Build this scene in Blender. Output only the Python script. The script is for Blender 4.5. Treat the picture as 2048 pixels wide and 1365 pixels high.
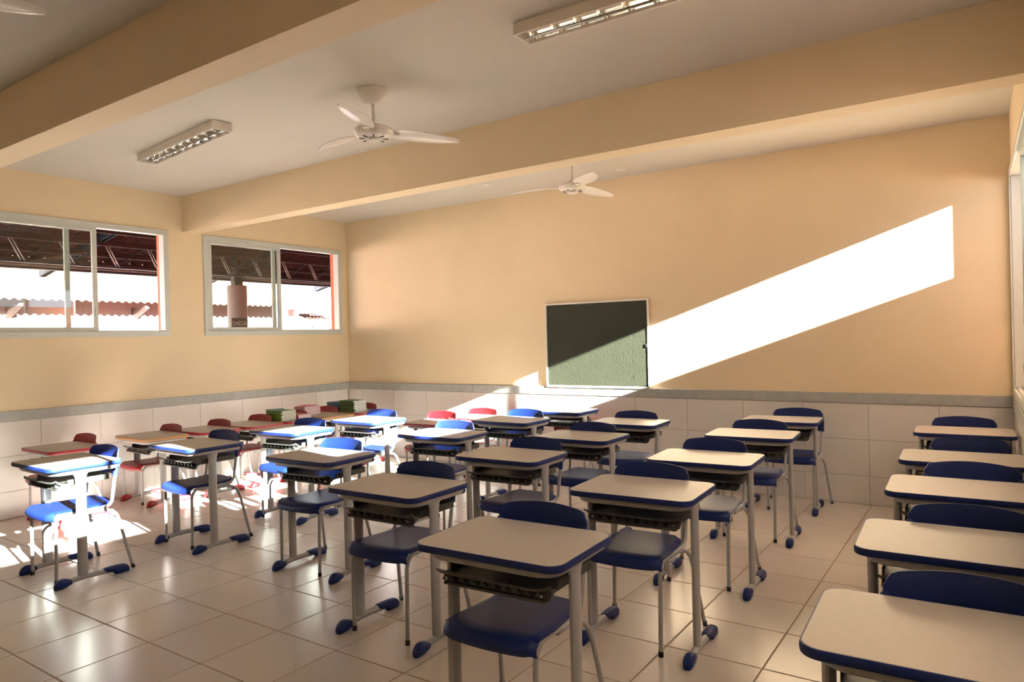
import bpy, bmesh, math, random
from mathutils import Vector, Matrix, Euler
random.seed(7)
PI = math.pi
S = bpy.context.scene
C = S.collection
for o in list(bpy.data.objects):
    bpy.data.objects.remove(o)

# ------------------------------------------------------------------ camera
CAM = Vector((7.25684, -6.65803, 1.49604))
cam_d = bpy.data.cameras.new('camera')
cam_d.sensor_width = 36.0
cam_d.sensor_fit = 'HORIZONTAL'
cam_d.lens = 1403.62 * 36.0 / 2048.0
cam_d.clip_start = 0.05
cam_d.clip_end = 300
cam = bpy.data.objects.new('camera', cam_d)
C.objects.link(cam)
_r = Vector((0.82551575, 0.56383893, -0.02468635))
_u = Vector((0.01844189, 0.01676828, 0.99968931))
_f = Vector((-0.5640777, 0.82571453, -0.00344422))
cam.matrix_world = Matrix(((_r.x, _u.x, -_f.x, CAM.x), (_r.y, _u.y, -_f.y, CAM.y), (_r.z, _u.z, -_f.z, CAM.z), (0, 0, 0, 1)))
S.camera = cam

# ------------------------------------------------------------------ light and exposure
W = bpy.data.worlds.new('sky')
S.world = W
W.use_nodes = True
bg = W.node_tree.nodes['Background']
bg.inputs['Color'].default_value = (0.80, 0.88, 1.0, 1)
bg.inputs['Strength'].default_value = 1.25

sun_d = bpy.data.lights.new('sun', 'SUN')
sun_d.energy = 48.0
sun_d.angle = math.radians(0.53)
sun_d.color = (1.0, 0.95, 0.89)
sun = bpy.data.objects.new('sun', sun_d)
C.objects.link(sun)
sun.location = (20, -4, 12)
sun.rotation_euler = Vector((-1, 0.2, -0.345)).to_track_quat('-Z', 'Y').to_euler()

S.view_settings.view_transform = 'Standard'
S.view_settings.look = 'None'
S.view_settings.gamma = 1.0
S.view_settings.use_curve_mapping = False
S.view_settings.exposure = 2.15

# ------------------------------------------------------------------ materials
def material(name, col, rough=0.6, metal=0.0, noise=0.0, scale=8.0, bump=0.0, bscale=60.0, rand=0.0, coat=0.0, spec=0.5, rvar=0.0):
    m = bpy.data.materials.new(name)
    m.use_nodes = True
    nt = m.node_tree
    b = nt.nodes['Principled BSDF']
    b.inputs['Roughness'].default_value = rough
    b.inputs['Metallic'].default_value = metal
    b.inputs['Specular IOR Level'].default_value = spec
    if coat: b.inputs['Coat Weight'].default_value = coat
    tc = nt.nodes.new('ShaderNodeTexCoord')
    last = None
    rgb = nt.nodes.new('ShaderNodeRGB'); rgb.outputs[0].default_value = (*col, 1)
    last = rgb.outputs[0]
    if noise:
        n = nt.nodes.new('ShaderNodeTexNoise'); n.inputs['Scale'].default_value = scale; n.inputs['Detail'].default_value = 4
        nt.links.new(tc.outputs['Object'], n.inputs['Vector'])
        hs = nt.nodes.new('ShaderNodeHueSaturation')
        mr = nt.nodes.new('ShaderNodeMapRange'); mr.inputs['To Min'].default_value = 1 - noise; mr.inputs['To Max'].default_value = 1 + noise
        mr.inputs['From Min'].default_value = 0.25; mr.inputs['From Max'].default_value = 0.75
        nt.links.new(n.outputs['Fac'], mr.inputs['Value']); nt.links.new(mr.outputs['Result'], hs.inputs['Value'])
        nt.links.new(last, hs.inputs['Color']); last = hs.outputs['Color']
        if rvar:
            mr2 = nt.nodes.new('ShaderNodeMapRange'); mr2.inputs['To Min'].default_value = rough - rvar; mr2.inputs['To Max'].default_value = rough + rvar
            mr2.inputs['From Min'].default_value = 0.3; mr2.inputs['From Max'].default_value = 0.7
            nt.links.new(n.outputs['Fac'], mr2.inputs['Value']); nt.links.new(mr2.outputs['Result'], b.inputs['Roughness'])
    if rand:
        oi = nt.nodes.new('ShaderNodeObjectInfo')
        hs2 = nt.nodes.new('ShaderNodeHueSaturation')
        mr3 = nt.nodes.new('ShaderNodeMapRange'); mr3.inputs['To Min'].default_value = 1 - rand; mr3.inputs['To Max'].default_value = 1 + rand
        nt.links.new(oi.outputs['Random'], mr3.inputs['Value']); nt.links.new(mr3.outputs['Result'], hs2.inputs['Value'])
        nt.links.new(last, hs2.inputs['Color']); last = hs2.outputs['Color']
    nt.links.new(last, b.inputs['Base Color'])
    if bump:
        n2 = nt.nodes.new('ShaderNodeTexNoise'); n2.inputs['Scale'].default_value = bscale; n2.inputs['Detail'].default_value = 5
        nt.links.new(tc.outputs['Object'], n2.inputs['Vector'])
        bp = nt.nodes.new('ShaderNodeBump'); bp.inputs['Strength'].default_value = bump; bp.inputs['Distance'].default_value = 0.01
        nt.links.new(n2.outputs['Fac'], bp.inputs['Height']); nt.links.new(bp.outputs['Normal'], b.inputs['Normal'])
    return m

M = {}
M['wall'] = material('cream wall paint', (0.78, 0.63, 0.42), 0.62, noise=0.03, scale=2.5, bump=0.06, bscale=25)
M['ceil'] = material('off white ceiling paint', (0.63, 0.59, 0.53), 0.8, noise=0.03, scale=1.5, bump=0.05, bscale=20)
M['beam'] = material('cream beam paint', (0.78, 0.63, 0.42), 0.62, noise=0.03, scale=2.0, bump=0.06, bscale=18)
M['orange'] = material('orange red outer paint', (0.62, 0.13, 0.04), 0.6, noise=0.05)
M['rail'] = material('grey painted wood rail', (0.40, 0.41, 0.39), 0.45, noise=0.10, scale=14, bump=0.1, bscale=40)
M['grout'] = material('brown grout', (0.30, 0.19, 0.12), 0.9, noise=0.15, scale=30)
M['wgrout'] = material('grey wall grout', (0.42, 0.36, 0.31), 0.9, noise=0.1, scale=30)
M['ftile'] = material('glazed floor tile', (0.57, 0.505, 0.45), 0.26, noise=0.02, scale=1.5, rand=0.025)
M['wtile'] = material('glazed white wall tile', (0.74, 0.70, 0.67), 0.22, noise=0.02, scale=2.0, bump=0.02, bscale=4, rand=0.02)
M['alu'] = material('pale grey window aluminium', (0.56, 0.58, 0.54), 0.35, noise=0.03, scale=6, metal=0.0)
M['laminate'] = material('beige laminate desktop', (0.43, 0.385, 0.345), 0.42, noise=0.04, scale=40, bump=0.02, bscale=300, rand=0.02)
M['blue'] = material('royal blue plastic', (0.006, 0.020, 0.120), 0.45, noise=0.05, scale=10, bump=0.05, bscale=180, spec=0.35)
M['red'] = material('cherry red plastic', (0.27, 0.010, 0.016), 0.38, noise=0.05, scale=10, bump=0.05, bscale=180)
M['steel'] = material('grey enamelled steel tube', (0.37, 0.36, 0.35), 0.33, noise=0.04, scale=20)
M['tray'] = material('dark grey plastic tray', (0.055, 0.055, 0.048), 0.42, noise=0.15, scale=20)
M['chipboard'] = material('raw chipboard edge', (0.42, 0.22, 0.09), 0.8, noise=0.35, scale=120, bump=0.4, bscale=200)
M['black'] = material('black rubber', (0.015, 0.015, 0.02), 0.6, noise=0.1)
M['screw'] = material('zinc screw', (0.75, 0.75, 0.72), 0.25, metal=1.0, noise=0.05)
M['board'] = material('green writing board', (0.0165, 0.0215, 0.0095), 0.6, noise=0.08, scale=6, bump=0.5, bscale=120)
M['white'] = material('white enamel', (0.72, 0.68, 0.62), 0.35, noise=0.03)
M['blade'] = material('white fan blade plastic', (0.78, 0.74, 0.70), 0.22, noise=0.02)
M['mirror'] = material('bright reflector aluminium', (0.85, 0.84, 0.82), 0.12, metal=1.0, noise=0.03)
M['paper'] = material('white page edges', (0.74, 0.70, 0.66), 0.8, noise=0.12, scale=90, rand=0.05)
M['cgreen'] = material('grass green book cover', (0.13, 0.24, 0.03), 0.5, noise=0.2, scale=40, rand=0.3)
M['cdark'] = material('dark green book cover', (0.07, 0.14, 0.03), 0.5, noise=0.5, scale=60, rand=0.35)
M['cred'] = material('maroon book cover', (0.36, 0.03, 0.05), 0.5, noise=0.15, scale=40, rand=0.15)
M['cpink'] = material('pink book cover', (0.62, 0.14, 0.26), 0.5, noise=0.15, scale=40, rand=0.15)
M['cblue'] = material('slate blue book cover', (0.07, 0.13, 0.25), 0.5, noise=0.2, scale=40, rand=0.15)
M['cteal'] = material('teal book cover', (0.04, 0.22, 0.17), 0.5, noise=0.2, scale=40)
M['patiotile'] = material('shade dark roof tile', (0.09, 0.022, 0.014), 0.9, noise=0.3, scale=6, rand=0.15)  # shade under the patio roof is put into this tile colour
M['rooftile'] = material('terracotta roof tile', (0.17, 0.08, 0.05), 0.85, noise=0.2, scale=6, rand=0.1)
M['palewall'] = material('pale pink outer wall', (0.42, 0.30, 0.265), 0.8, noise=0.05)
M['darksteel'] = material('dark blue grey steel', (0.03, 0.036, 0.05), 0.5, noise=0.1)
M['palesteel'] = material('pale galvanised bar', (0.45, 0.44, 0.42), 0.4, noise=0.1)
M['redwood'] = material('dark red timber', (0.035, 0.014, 0.010), 0.7, noise=0.1)
M['ground'] = material('pale courtyard concrete', (0.14, 0.13, 0.12), 0.9, noise=0.1, scale=2)
M['sign'] = material('grey sign board', (0.05, 0.05, 0.045), 0.5, noise=0.05)
M['signtxt'] = material('white sign lettering', (0.75, 0.75, 0.72), 0.5, noise=0.02)
M['plate'] = material('white outlet plastic', (0.74, 0.70, 0.66), 0.35, noise=0.02)

def glass_mat():
    m = bpy.data.materials.new('window glass'); m.use_nodes = True
    nt = m.node_tree; nt.nodes.clear()
    out = nt.nodes.new('ShaderNodeOutputMaterial'); mix = nt.nodes.new('ShaderNodeMixShader')
    tr = nt.nodes.new('ShaderNodeBsdfTransparent'); gl = nt.nodes.new('ShaderNodeBsdfGlossy'); fr = nt.nodes.new('ShaderNodeFresnel')
    tr.inputs['Color'].default_value = (0.90, 0.93, 0.92, 1)
    gl.inputs['Roughness'].default_value = 0.01
    # thin pane: the same Fresnel curve on both faces (no false total reflection on leaving the glass)
    ge = nt.nodes.new('ShaderNodeNewGeometry'); mr = nt.nodes.new('ShaderNodeMapRange')
    mr.inputs['To Min'].default_value = 1.5; mr.inputs['To Max'].default_value = 1 / 1.5
    nt.links.new(ge.outputs['Backfacing'], mr.inputs['Value']); nt.links.new(mr.outputs['Result'], fr.inputs['IOR'])
    nt.links.new(fr.outputs[0], mix.inputs[0]); nt.links.new(tr.outputs[0], mix.inputs[1]); nt.links.new(gl.outputs[0], mix.inputs[2])
    nt.links.new(mix.outputs[0], out.inputs[0])
    return m
M['glass'] = glass_mat()

# ------------------------------------------------------------------ mesh helpers
class MB:
    """collects geometry for ONE mesh object"""
    def __init__(s): s.v = []; s.f = []
    def add(s, vs, fs):
        n = len(s.v); s.v += [tuple(p) for p in vs]; s.f += [tuple(i + n for i in f) for f in fs]; return s
    def box(s, x0, x1, y0, y1, z0, z1, ch=0.0):
        if ch <= 0:
            vs = [(x, y, z) for z in (z0, z1) for y in (y0, y1) for x in (x0, x1)]
            return s.add(vs, [(0, 2, 3, 1), (4, 5, 7, 6), (0, 1, 5, 4), (2, 6, 7, 3), (0, 4, 6, 2), (1, 3, 7, 5)])
        bm = bmesh.new(); bmesh.ops.create_cube(bm, size=1)
        for v in bm.verts:
            v.co = Vector(((x0 + x1) / 2 + v.co.x * (x1 - x0), (y0 + y1) / 2 + v.co.y * (y1 - y0), (z0 + z1) / 2 + v.co.z * (z1 - z0)))
        bmesh.ops.bevel(bm, geom=bm.edges[:], offset=ch, segments=1, affect='EDGES')
        bm.verts.index_update()
        s.add([v.co[:] for v in bm.verts], [[v.index for v in f.verts] for f in bm.faces]); bm.free(); return s
    def tube(s, path, rx, ry=None, n=10, up=None, caps=True):
        """sweep an ellipse along a path; rx, ry may be lists"""
        P = [Vector(p) for p in path]; k = len(P)
        rxs = rx if isinstance(rx, (list, tuple)) else [rx] * k
        ry = rx if ry is None else ry
        rys = ry if isinstance(ry, (list, tuple)) else [ry] * k
        T = []
        for i in range(k):
            a = P[max(i - 1, 0)]; b = P[min(i + 1, k - 1)]
            t = (b - a).normalized() if (b - a).length > 1e-9 else Vector((0, 0, 1)); T.append(t)
        U = Vector(up) if up else (Vector((0, 0, 1)) if abs(T[0].z) < 0.9 else Vector((1, 0, 0)))
        vs = []
        for i in range(k):
            side = U.cross(T[i])
            if side.length < 1e-6: side = Vector((1, 0, 0)).cross(T[i])
            side.normalize(); nu = T[i].cross(side).normalized(); U = nu
            for j in range(n):
                a = 2 * PI * j / n
                vs.append(P[i] + side * (math.cos(a) * rxs[i]) + nu * (math.sin(a) * rys[i]))
        fs = []
        for i in range(k - 1):
            for j in range(n):
                a = i * n + j; b = i * n + (j + 1) % n
                fs.append((a, b, b + n, a + n))
        if caps:
            fs.append(tuple(reversed(range(n)))); fs.append(tuple(range((k - 1) * n, k * n)))
        return s.add(vs, fs)
    def prism(s, pts, z0, z1):
        n = len(pts)
        vs = [(x, y, z0) for x, y in pts] + [(x, y, z1) for x, y in pts]
        fs = [tuple(reversed(range(n))), tuple(range(n, 2 * n))] + [(i, (i + 1) % n, (i + 1) % n + n, i + n) for i in range(n)]
        return s.add(vs, fs)
    def lathe(s, prof, n=24, cx=0, cy=0):
        k = len(prof); vs = []
        for r, z in prof:
            for j in range(n):
                a = 2 * PI * j / n; vs.append((cx + r * math.cos(a), cy + r * math.sin(a), z))
        fs = []
        for i in range(k - 1):
            for j in range(n):
                a = i * n + j; b = i * n + (j + 1) % n
                fs.append((a, b, b + n, a + n))
        fs.append(tuple(reversed(range(n)))); fs.append(tuple(range((k - 1) * n, k * n)))
        return s.add(vs, fs)
    def shell(s, f, nu, nv, t):
        """double sided shell: f(u,v) -> point on the outer face, thickness t along -normal"""
        G = [[Vector(f(i / nu, j / nv)) for j in range(nv + 1)] for i in range(nu + 1)]
        N = []
        for i in range(nu + 1):
            row = []
            for j in range(nv + 1):
                du = G[min(i + 1, nu)][j] - G[max(i - 1, 0)][j]; dv = G[i][min(j + 1, nv)] - G[i][max(j - 1, 0)]
                row.append(du.cross(dv).normalized())
            N.append(row)
        vs = [G[i][j] for i in range(nu + 1) for j in range(nv + 1)] + [G[i][j] - N[i][j] * t for i in range(nu + 1) for j in range(nv + 1)]
        o = (nu + 1) * (nv + 1); w = nv + 1; fs = []
        for i in range(nu):
            for j in range(nv):
                a = i * w + j
                fs.append((a, a + w, a + w + 1, a + 1)); fs.append((a + o, a + 1 + o, a + w + 1 + o, a + w + o))
        for i in range(nu):
            a = i * w; fs.append((a, a + o, a + w + o, a + w)); a = i * w + nv; fs.append((a, a + w, a + w + o, a + o))
        for j in range(nv):
            a = j; fs.append((a, a + 1, a + 1 + o, a + o)); a = nu * w + j; fs.append((a, a + o, a + 1 + o, a + 1))
        return s.add(vs, fs)
    def mesh(s, name, mat, smooth=False, angle=40):
        me = bpy.data.meshes.new(name); me.from_pydata(s.v, [], s.f); me.update()
        bm = bmesh.new(); bm.from_mesh(me); bmesh.ops.recalc_face_normals(bm, faces=bm.faces[:]); bm.to_mesh(me); bm.free()
        me.materials.append(M[mat])
        if smooth:
            for p in me.polygons: p.use_smooth = True
            me.set_sharp_from_angle(angle=math.radians(angle))
        return me

def link(name, me, parent=None, loc=(0, 0, 0), rot=(0, 0, 0)):
    o = bpy.data.objects.new(name, me); C.objects.link(o)
    o.location = loc; o.rotation_euler = rot
    if parent: o.parent = parent
    return o
def part(name, mb, mat, parent, smooth=False, loc=(0, 0, 0), rot=(0, 0, 0), angle=40):
    return link(name, mb.mesh(name, mat, smooth, angle), parent, loc, rot)
def tag(o, label, cat, group=None):
    o['label'] = label; o['category'] = cat
    if group: o['group'] = group
    return o
def thing(name, label, cat, loc=(0, 0, 0), rotz=0.0, group=None):
    o = bpy.data.objects.new(name, None); C.objects.link(o); o.empty_display_size = 0.1
    o.location = loc; o.rotation_euler = (0, 0, rotz)
    return tag(o, label, cat, group)
def struct(name, mb=None, mat=None, loc=(0, 0, 0), rotz=0.0):
    o = part(name, mb, mat, None) if mb else bpy.data.objects.new(name, None)
    if not mb: C.objects.link(o); o.empty_display_size = 0.1
    o.location = loc; o.rotation_euler = (0, 0, rotz); o['kind'] = 'structure'
    return o
def arc(c, r, a0, a1, n):  # 2D points
    return [(c[0] + r * math.cos(math.radians(a0 + (a1 - a0) * i / n)), c[1] + r * math.sin(math.radians(a0 + (a1 - a0) * i / n))) for i in range(n + 1)]
def rrect(w, d, r, n=6):
    p = []
    for sx, sy, a in ((1, 1, 0), (-1, 1, 90), (-1, -1, 180), (1, -1, 270)):
        p += arc((sx * (w / 2 - r), sy * (d / 2 - r)), r, a, a + 90, n)
    return p

# ------------------------------------------------------------------ room shell
RW = 7.40; YB = -7.9; HC = 3.1345; TA = math.radians(1.0)   # right wall stands one degree off square
WINL = [(-2.116, -0.107), (-4.53, -2.5174)]
WZ = (1.6125, 2.743)
floor = struct('floor', MB().box(-0.17, 7.75, YB - 0.15, 0.15, -0.2, -0.0022), 'grout')
ceiling = struct('ceiling', MB().box(-0.17, 7.75, YB - 0.15, 0.15, HC, 4.05), 'ceil')  # box thickened upward, out of view, to keep sun off the patio
for y0, y1, z0 in ((-2.348, -2.165, 2.746), (-4.797, -4.614, 2.7705), (-7.24, -7.06, 2.76)):
    part('ceiling_beam', MB().box(0, 7.6, y0, y1, z0, HC + 0.01), 'beam', ceiling)

wall_back = struct('wall_back', MB().box(-0.17, 7.75, 0, 0.15, -0.01, HC), 'wall')
wall_front = struct('wall_front', MB().box(-0.17, 7.75, YB - 0.15, YB, -0.01, HC), 'wall')

def holed(x0, x1, wins, z0, z1, zt, yend=YB):
    m = MB(); m.box(x0, x1, yend, 0, -0.01, z0); m.box(x0, x1, yend, 0, z1, zt)
    edges = [0.0]
    for a, b in wins: edges += [b, a]
    edges.append(yend)
    for i in range(0, len(edges), 2):
        if edges[i] - edges[i + 1] > 0.001: m.box(x0, x1, edges[i + 1], edges[i], z0, z1)
    return m
holesL = [(a + 0.03, b - 0.03) for a, b in WINL]
wall_left = struct('wall_left', holed(-0.085, 0, holesL, WZ[0] + 0.03, WZ[1] - 0.03, HC), 'wall')
part('outer_wall', holed(-0.17, -0.0852, holesL, WZ[0] + 0.03, WZ[1] - 0.03, HC), 'orange', wall_left)
HOLR = [(-2.06, -0.040), (-4.40, -2.46), (-5.95, -4.79)]
RZ = (1.0, 2.665)
wall_right = struct('wall_right', holed(0, 0.16, HOLR, RZ[0], RZ[1], HC, YB + 0.0), 'wall', loc=(RW, 0, 0), rotz=TA)

part('shade_fin', MB().box(0.12, 0.20, -0.105, 0.0, RZ[0], RZ[1]), 'wall', wall_right)  # unseen fin added outside so the far jamb stays in shade
# tiles
_tc = {}
def tile_mesh(w, h, t, mat, gap=0.0062, ch=0.0022):
    key = (round(w, 4), round(h, 4), t, mat)
    if key in _tc: return _tc[key]
    a, b = w / 2 - gap / 2, h / 2 - gap / 2
    m = MB(); rings = []
    for i, (dx, z) in enumerate(((0, -t), (0, -ch), (ch * 0.35, -ch * 0.3), (ch * 1.2, 0))):
        rings += [(-a + dx, -b + dx, z), (a - dx, -b + dx, z), (a - dx, b - dx, z), (-a + dx, b - dx, z)]
    fs = [(12, 13, 14, 15)]
    for k in range(3):
        for j in range(4): fs.append((k * 4 + j, k * 4 + (j + 1) % 4, k * 4 + 4 + (j + 1) % 4, k * 4 + 4 + j))
    m.add(rings, fs); me = m.mesh('tile', mat); _tc[key] = me
    return me
def grid(lo, hi, o, p):
    e = [lo]; k = math.floor((lo - o) / p) + 1
    while o + k * p < hi - 1e-4:
        if o + k * p - lo > 0.03: e.append(o + k * p)
        k += 1
    e.append(hi); return e
gx = grid(0.0, 7.50, 2.8042, 0.448); gy = grid(YB, 0.0, -4.3465, 0.4347)
rest = MB()
for i in range(len(gx) - 1):
    for j in range(len(gy) - 1):
        w, h = gx[i + 1] - gx[i], gy[j + 1] - gy[j]; cx, cy = (gx[i + 1] + gx[i]) / 2, (gy[j + 1] + gy[j]) / 2
        me = tile_mesh(w, h, 0.008, 'ftile')
        rel = Vector((cx, cy, 0)) - CAM
        if cy > -6.3:
            link('tile', me, floor, (cx, cy, 0.0), (random.uniform(-1, 1) * 0.0012, random.uniform(-1, 1) * 0.0012, 0))
        else:
            rest.add([(v.co.x + cx, v.co.y + cy, v.co.z) for v in me.vertices], [tuple(p.vertices) for p in me.polygons])
o = part('tile', rest, 'ftile', floor); o['kind'] = 'stuff'; o.name = 'tile_field'

rows = [0.0, 0.241, 0.555, 0.8655]
jb = [0.0, 0.262, 0.832, 1.395, 1.969, 2.545, 3.115, 3.675, 4.225, 4.777, 5.32, 5.852, 6.376, 6.894, 7.40]
part('tile_bed', MB().box(0, 7.6, -0.004, 0.001, 0, rows[-1]), 'wgrout', wall_back)
for i in range(len(jb) - 1):
    for j in range(3):
        link('tile', tile_mesh(jb[i + 1] - jb[i], rows[j + 1] - rows[j], 0.006, 'wtile', 0.003), wall_back,
             ((jb[i] + jb[i + 1]) / 2, -0.0075, (rows[j] + rows[j + 1]) / 2), (PI / 2, 0, 0))
jl = [0.0, -0.04, -0.582, -1.119, -1.667, -2.199, -2.73, -3.253, -3.777, -4.30, -4.83, -5.36, -5.89, -6.42, -6.95, -7.48, YB]
part('tile_bed', MB().box(-0.001, 0.004, YB, 0, 0, rows[-1]), 'wgrout', wall_left)
part('tile_bed', MB().box(-0.004, 0.001, YB, 0, 0, rows[-1]), 'wgrout', wall_right)
for i in range(len(jl) - 1):
    for j in range(3):
        w = jl[i] - jl[i + 1]
        if w < 0.05: continue
        me = tile_mesh(w, rows[j + 1] - rows[j], 0.006, 'wtile', 0.003)
        yc = (jl[i] + jl[i + 1]) / 2; zc = (rows[j] + rows[j + 1]) / 2
        link('tile', me, wall_left, (0.0075, yc, zc), (PI / 2, 0, PI / 2))
        link('tile', me, wall_right, (-0.0075, yc, zc), (PI / 2, 0, -PI / 2))
# grey rail above the tiles
ZR = (0.8665, 0.9576)
t1 = struct('trim_1', MB().box(0, 2.138, -0.016, 0.0, *ZR, ch=0.003), 'rail')
part('rail_length', MB().box(2.142, 7.40, -0.016, 0.0, *ZR, ch=0.003), 'rail', t1)
struct('trim_2', MB().box(0, 0.016, YB, -0.016, *ZR, ch=0.003), 'rail')
struct('trim_3', MB().box(-0.016, 0.0, YB, -0.016, *ZR, ch=0.003), 'rail', loc=(RW, 0, 0), rotz=TA)

# ------------------------------------------------------------------ windows
def window(num, y0, y1, z0, z1, front, rear, left=True, casing=0.055, depth=0.085, slim_far=False):
    """y0<y1 outer casing; built looking from the room: +x is into the room for the left wall"""
    ym = (y0 + y1) / 2
    sgn = 1 if left else -1
    if left: root = struct('window_%d' % num, loc=(0, ym, z0))
    else:
        root = struct('window_%d' % num, loc=(RW - math.sin(TA) * ym, math.cos(TA) * ym, z0), rotz=TA)
    def B(m, xa, xb, ya, yb, za, zb, ch=0.0):
        xs = sorted((xa * sgn, xb * sgn)); m.box(xs[0], xs[1], ya - ym, yb - ym, za - z0, zb - z0, ch)
    m = MB(); c = casing; cf = 0.03 if slim_far else c
    B(m, 0.0, 0.014, y0, y1, z1 - c, z1, 0.003); B(m, 0.0, 0.014, y0, y1, z0, z0 + c, 0.003)
    B(m, 0.0, 0.014, y0, y0 + c, z0 + c, z1 - c, 0.003); B(m, 0.0, 0.014, y1 - cf, y1, z0 + c, z1 - c, 0.003)
    part('casing', m, 'alu', root)
    m = MB(); hy0, hy1, hz0, hz1 = y0 + 0.03, y1 - (0.012 if slim_far else 0.03), z0 + 0.03, z1 - 0.03; k = 0.022
    B(m, -depth, 0.0, hy0, hy1, hz1 - k, hz1); B(m, -depth, 0.0, hy0, hy1, hz0, hz0 + k)
    B(m, -depth, 0.0, hy0, hy0 + k, hz0 + k, hz1 - k); B(m, -depth, 0.0, hy1 - k, hy1, hz0 + k, hz1 - k)
    for x in (-0.045, -0.012, -0.078): B(m, x - 0.002, x + 0.002, hy0 + k, hy1 - k, hz0 + k, hz0 + k + 0.012)
    part('frame', m, 'alu', root)
    fz0, fz1 = hz0 + k, hz1 - k
    for (a, b, xa, xb) in ((front[0], front[1], -0.040, -0.016), (rear[0], rear[1], -0.074, -0.050)):
        w = 0.045; m = MB()
        B(m, xa, xb, a, b, fz1 - 0.035, fz1); B(m, xa, xb, a, b, fz0 + 0.002, fz0 + 0.045)
        B(m, xa, xb, a, a + w, fz0 + 0.045, fz1 - 0.035); B(m, xa, xb, b - w, b, fz0 + 0.045, fz1 - 0.035)
        sash = part('sash', m, 'alu', root)
        g = MB(); xc = (xa + xb) / 2
        B(g, xc - 0.002, xc + 0.002, a + w - 0.004, b - w + 0.004, fz0 + 0.041, fz1 - 0.031)
        part('pane', g, 'glass', sash)
        if xa > -0.045:
            l = MB(); B(l, xb, xb + 0.008, b - 0.030, b - 0.018, fz0 + 0.17, fz0 + 0.23, 0.002)
            part('latch', l, 'alu', sash)
    return root
window(1, WINL[0][0], WINL[0][1], *WZ, front=(-2.045, -1.065), rear=(-2.06, -1.12))
window(2, WINL[1][0], WINL[1][1], *WZ, front=(-4.23, -3.235), rear=(-4.46, -3.47))
window(3, HOLR[0][0] - 0.03, HOLR[0][1] + 0.012, RZ[0] - 0.03, RZ[1] + 0.03, front=(-2.035, -0.93), rear=(-2.035, -0.95), left=False, slim_far=True)
window(4, HOLR[1][0] - 0.03, HOLR[1][1] + 0.03, RZ[0] - 0.03, RZ[1] + 0.03, front=(-4.37, -3.38), rear=(-4.37, -3.40), left=False)
window(5, HOLR[2][0] - 0.03, HOLR[2][1] + 0.03, RZ[0] - 0.03, RZ[1] + 0.03, front=(-5.92, -5.34), rear=(-5.92, -5.36), left=False)

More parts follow.
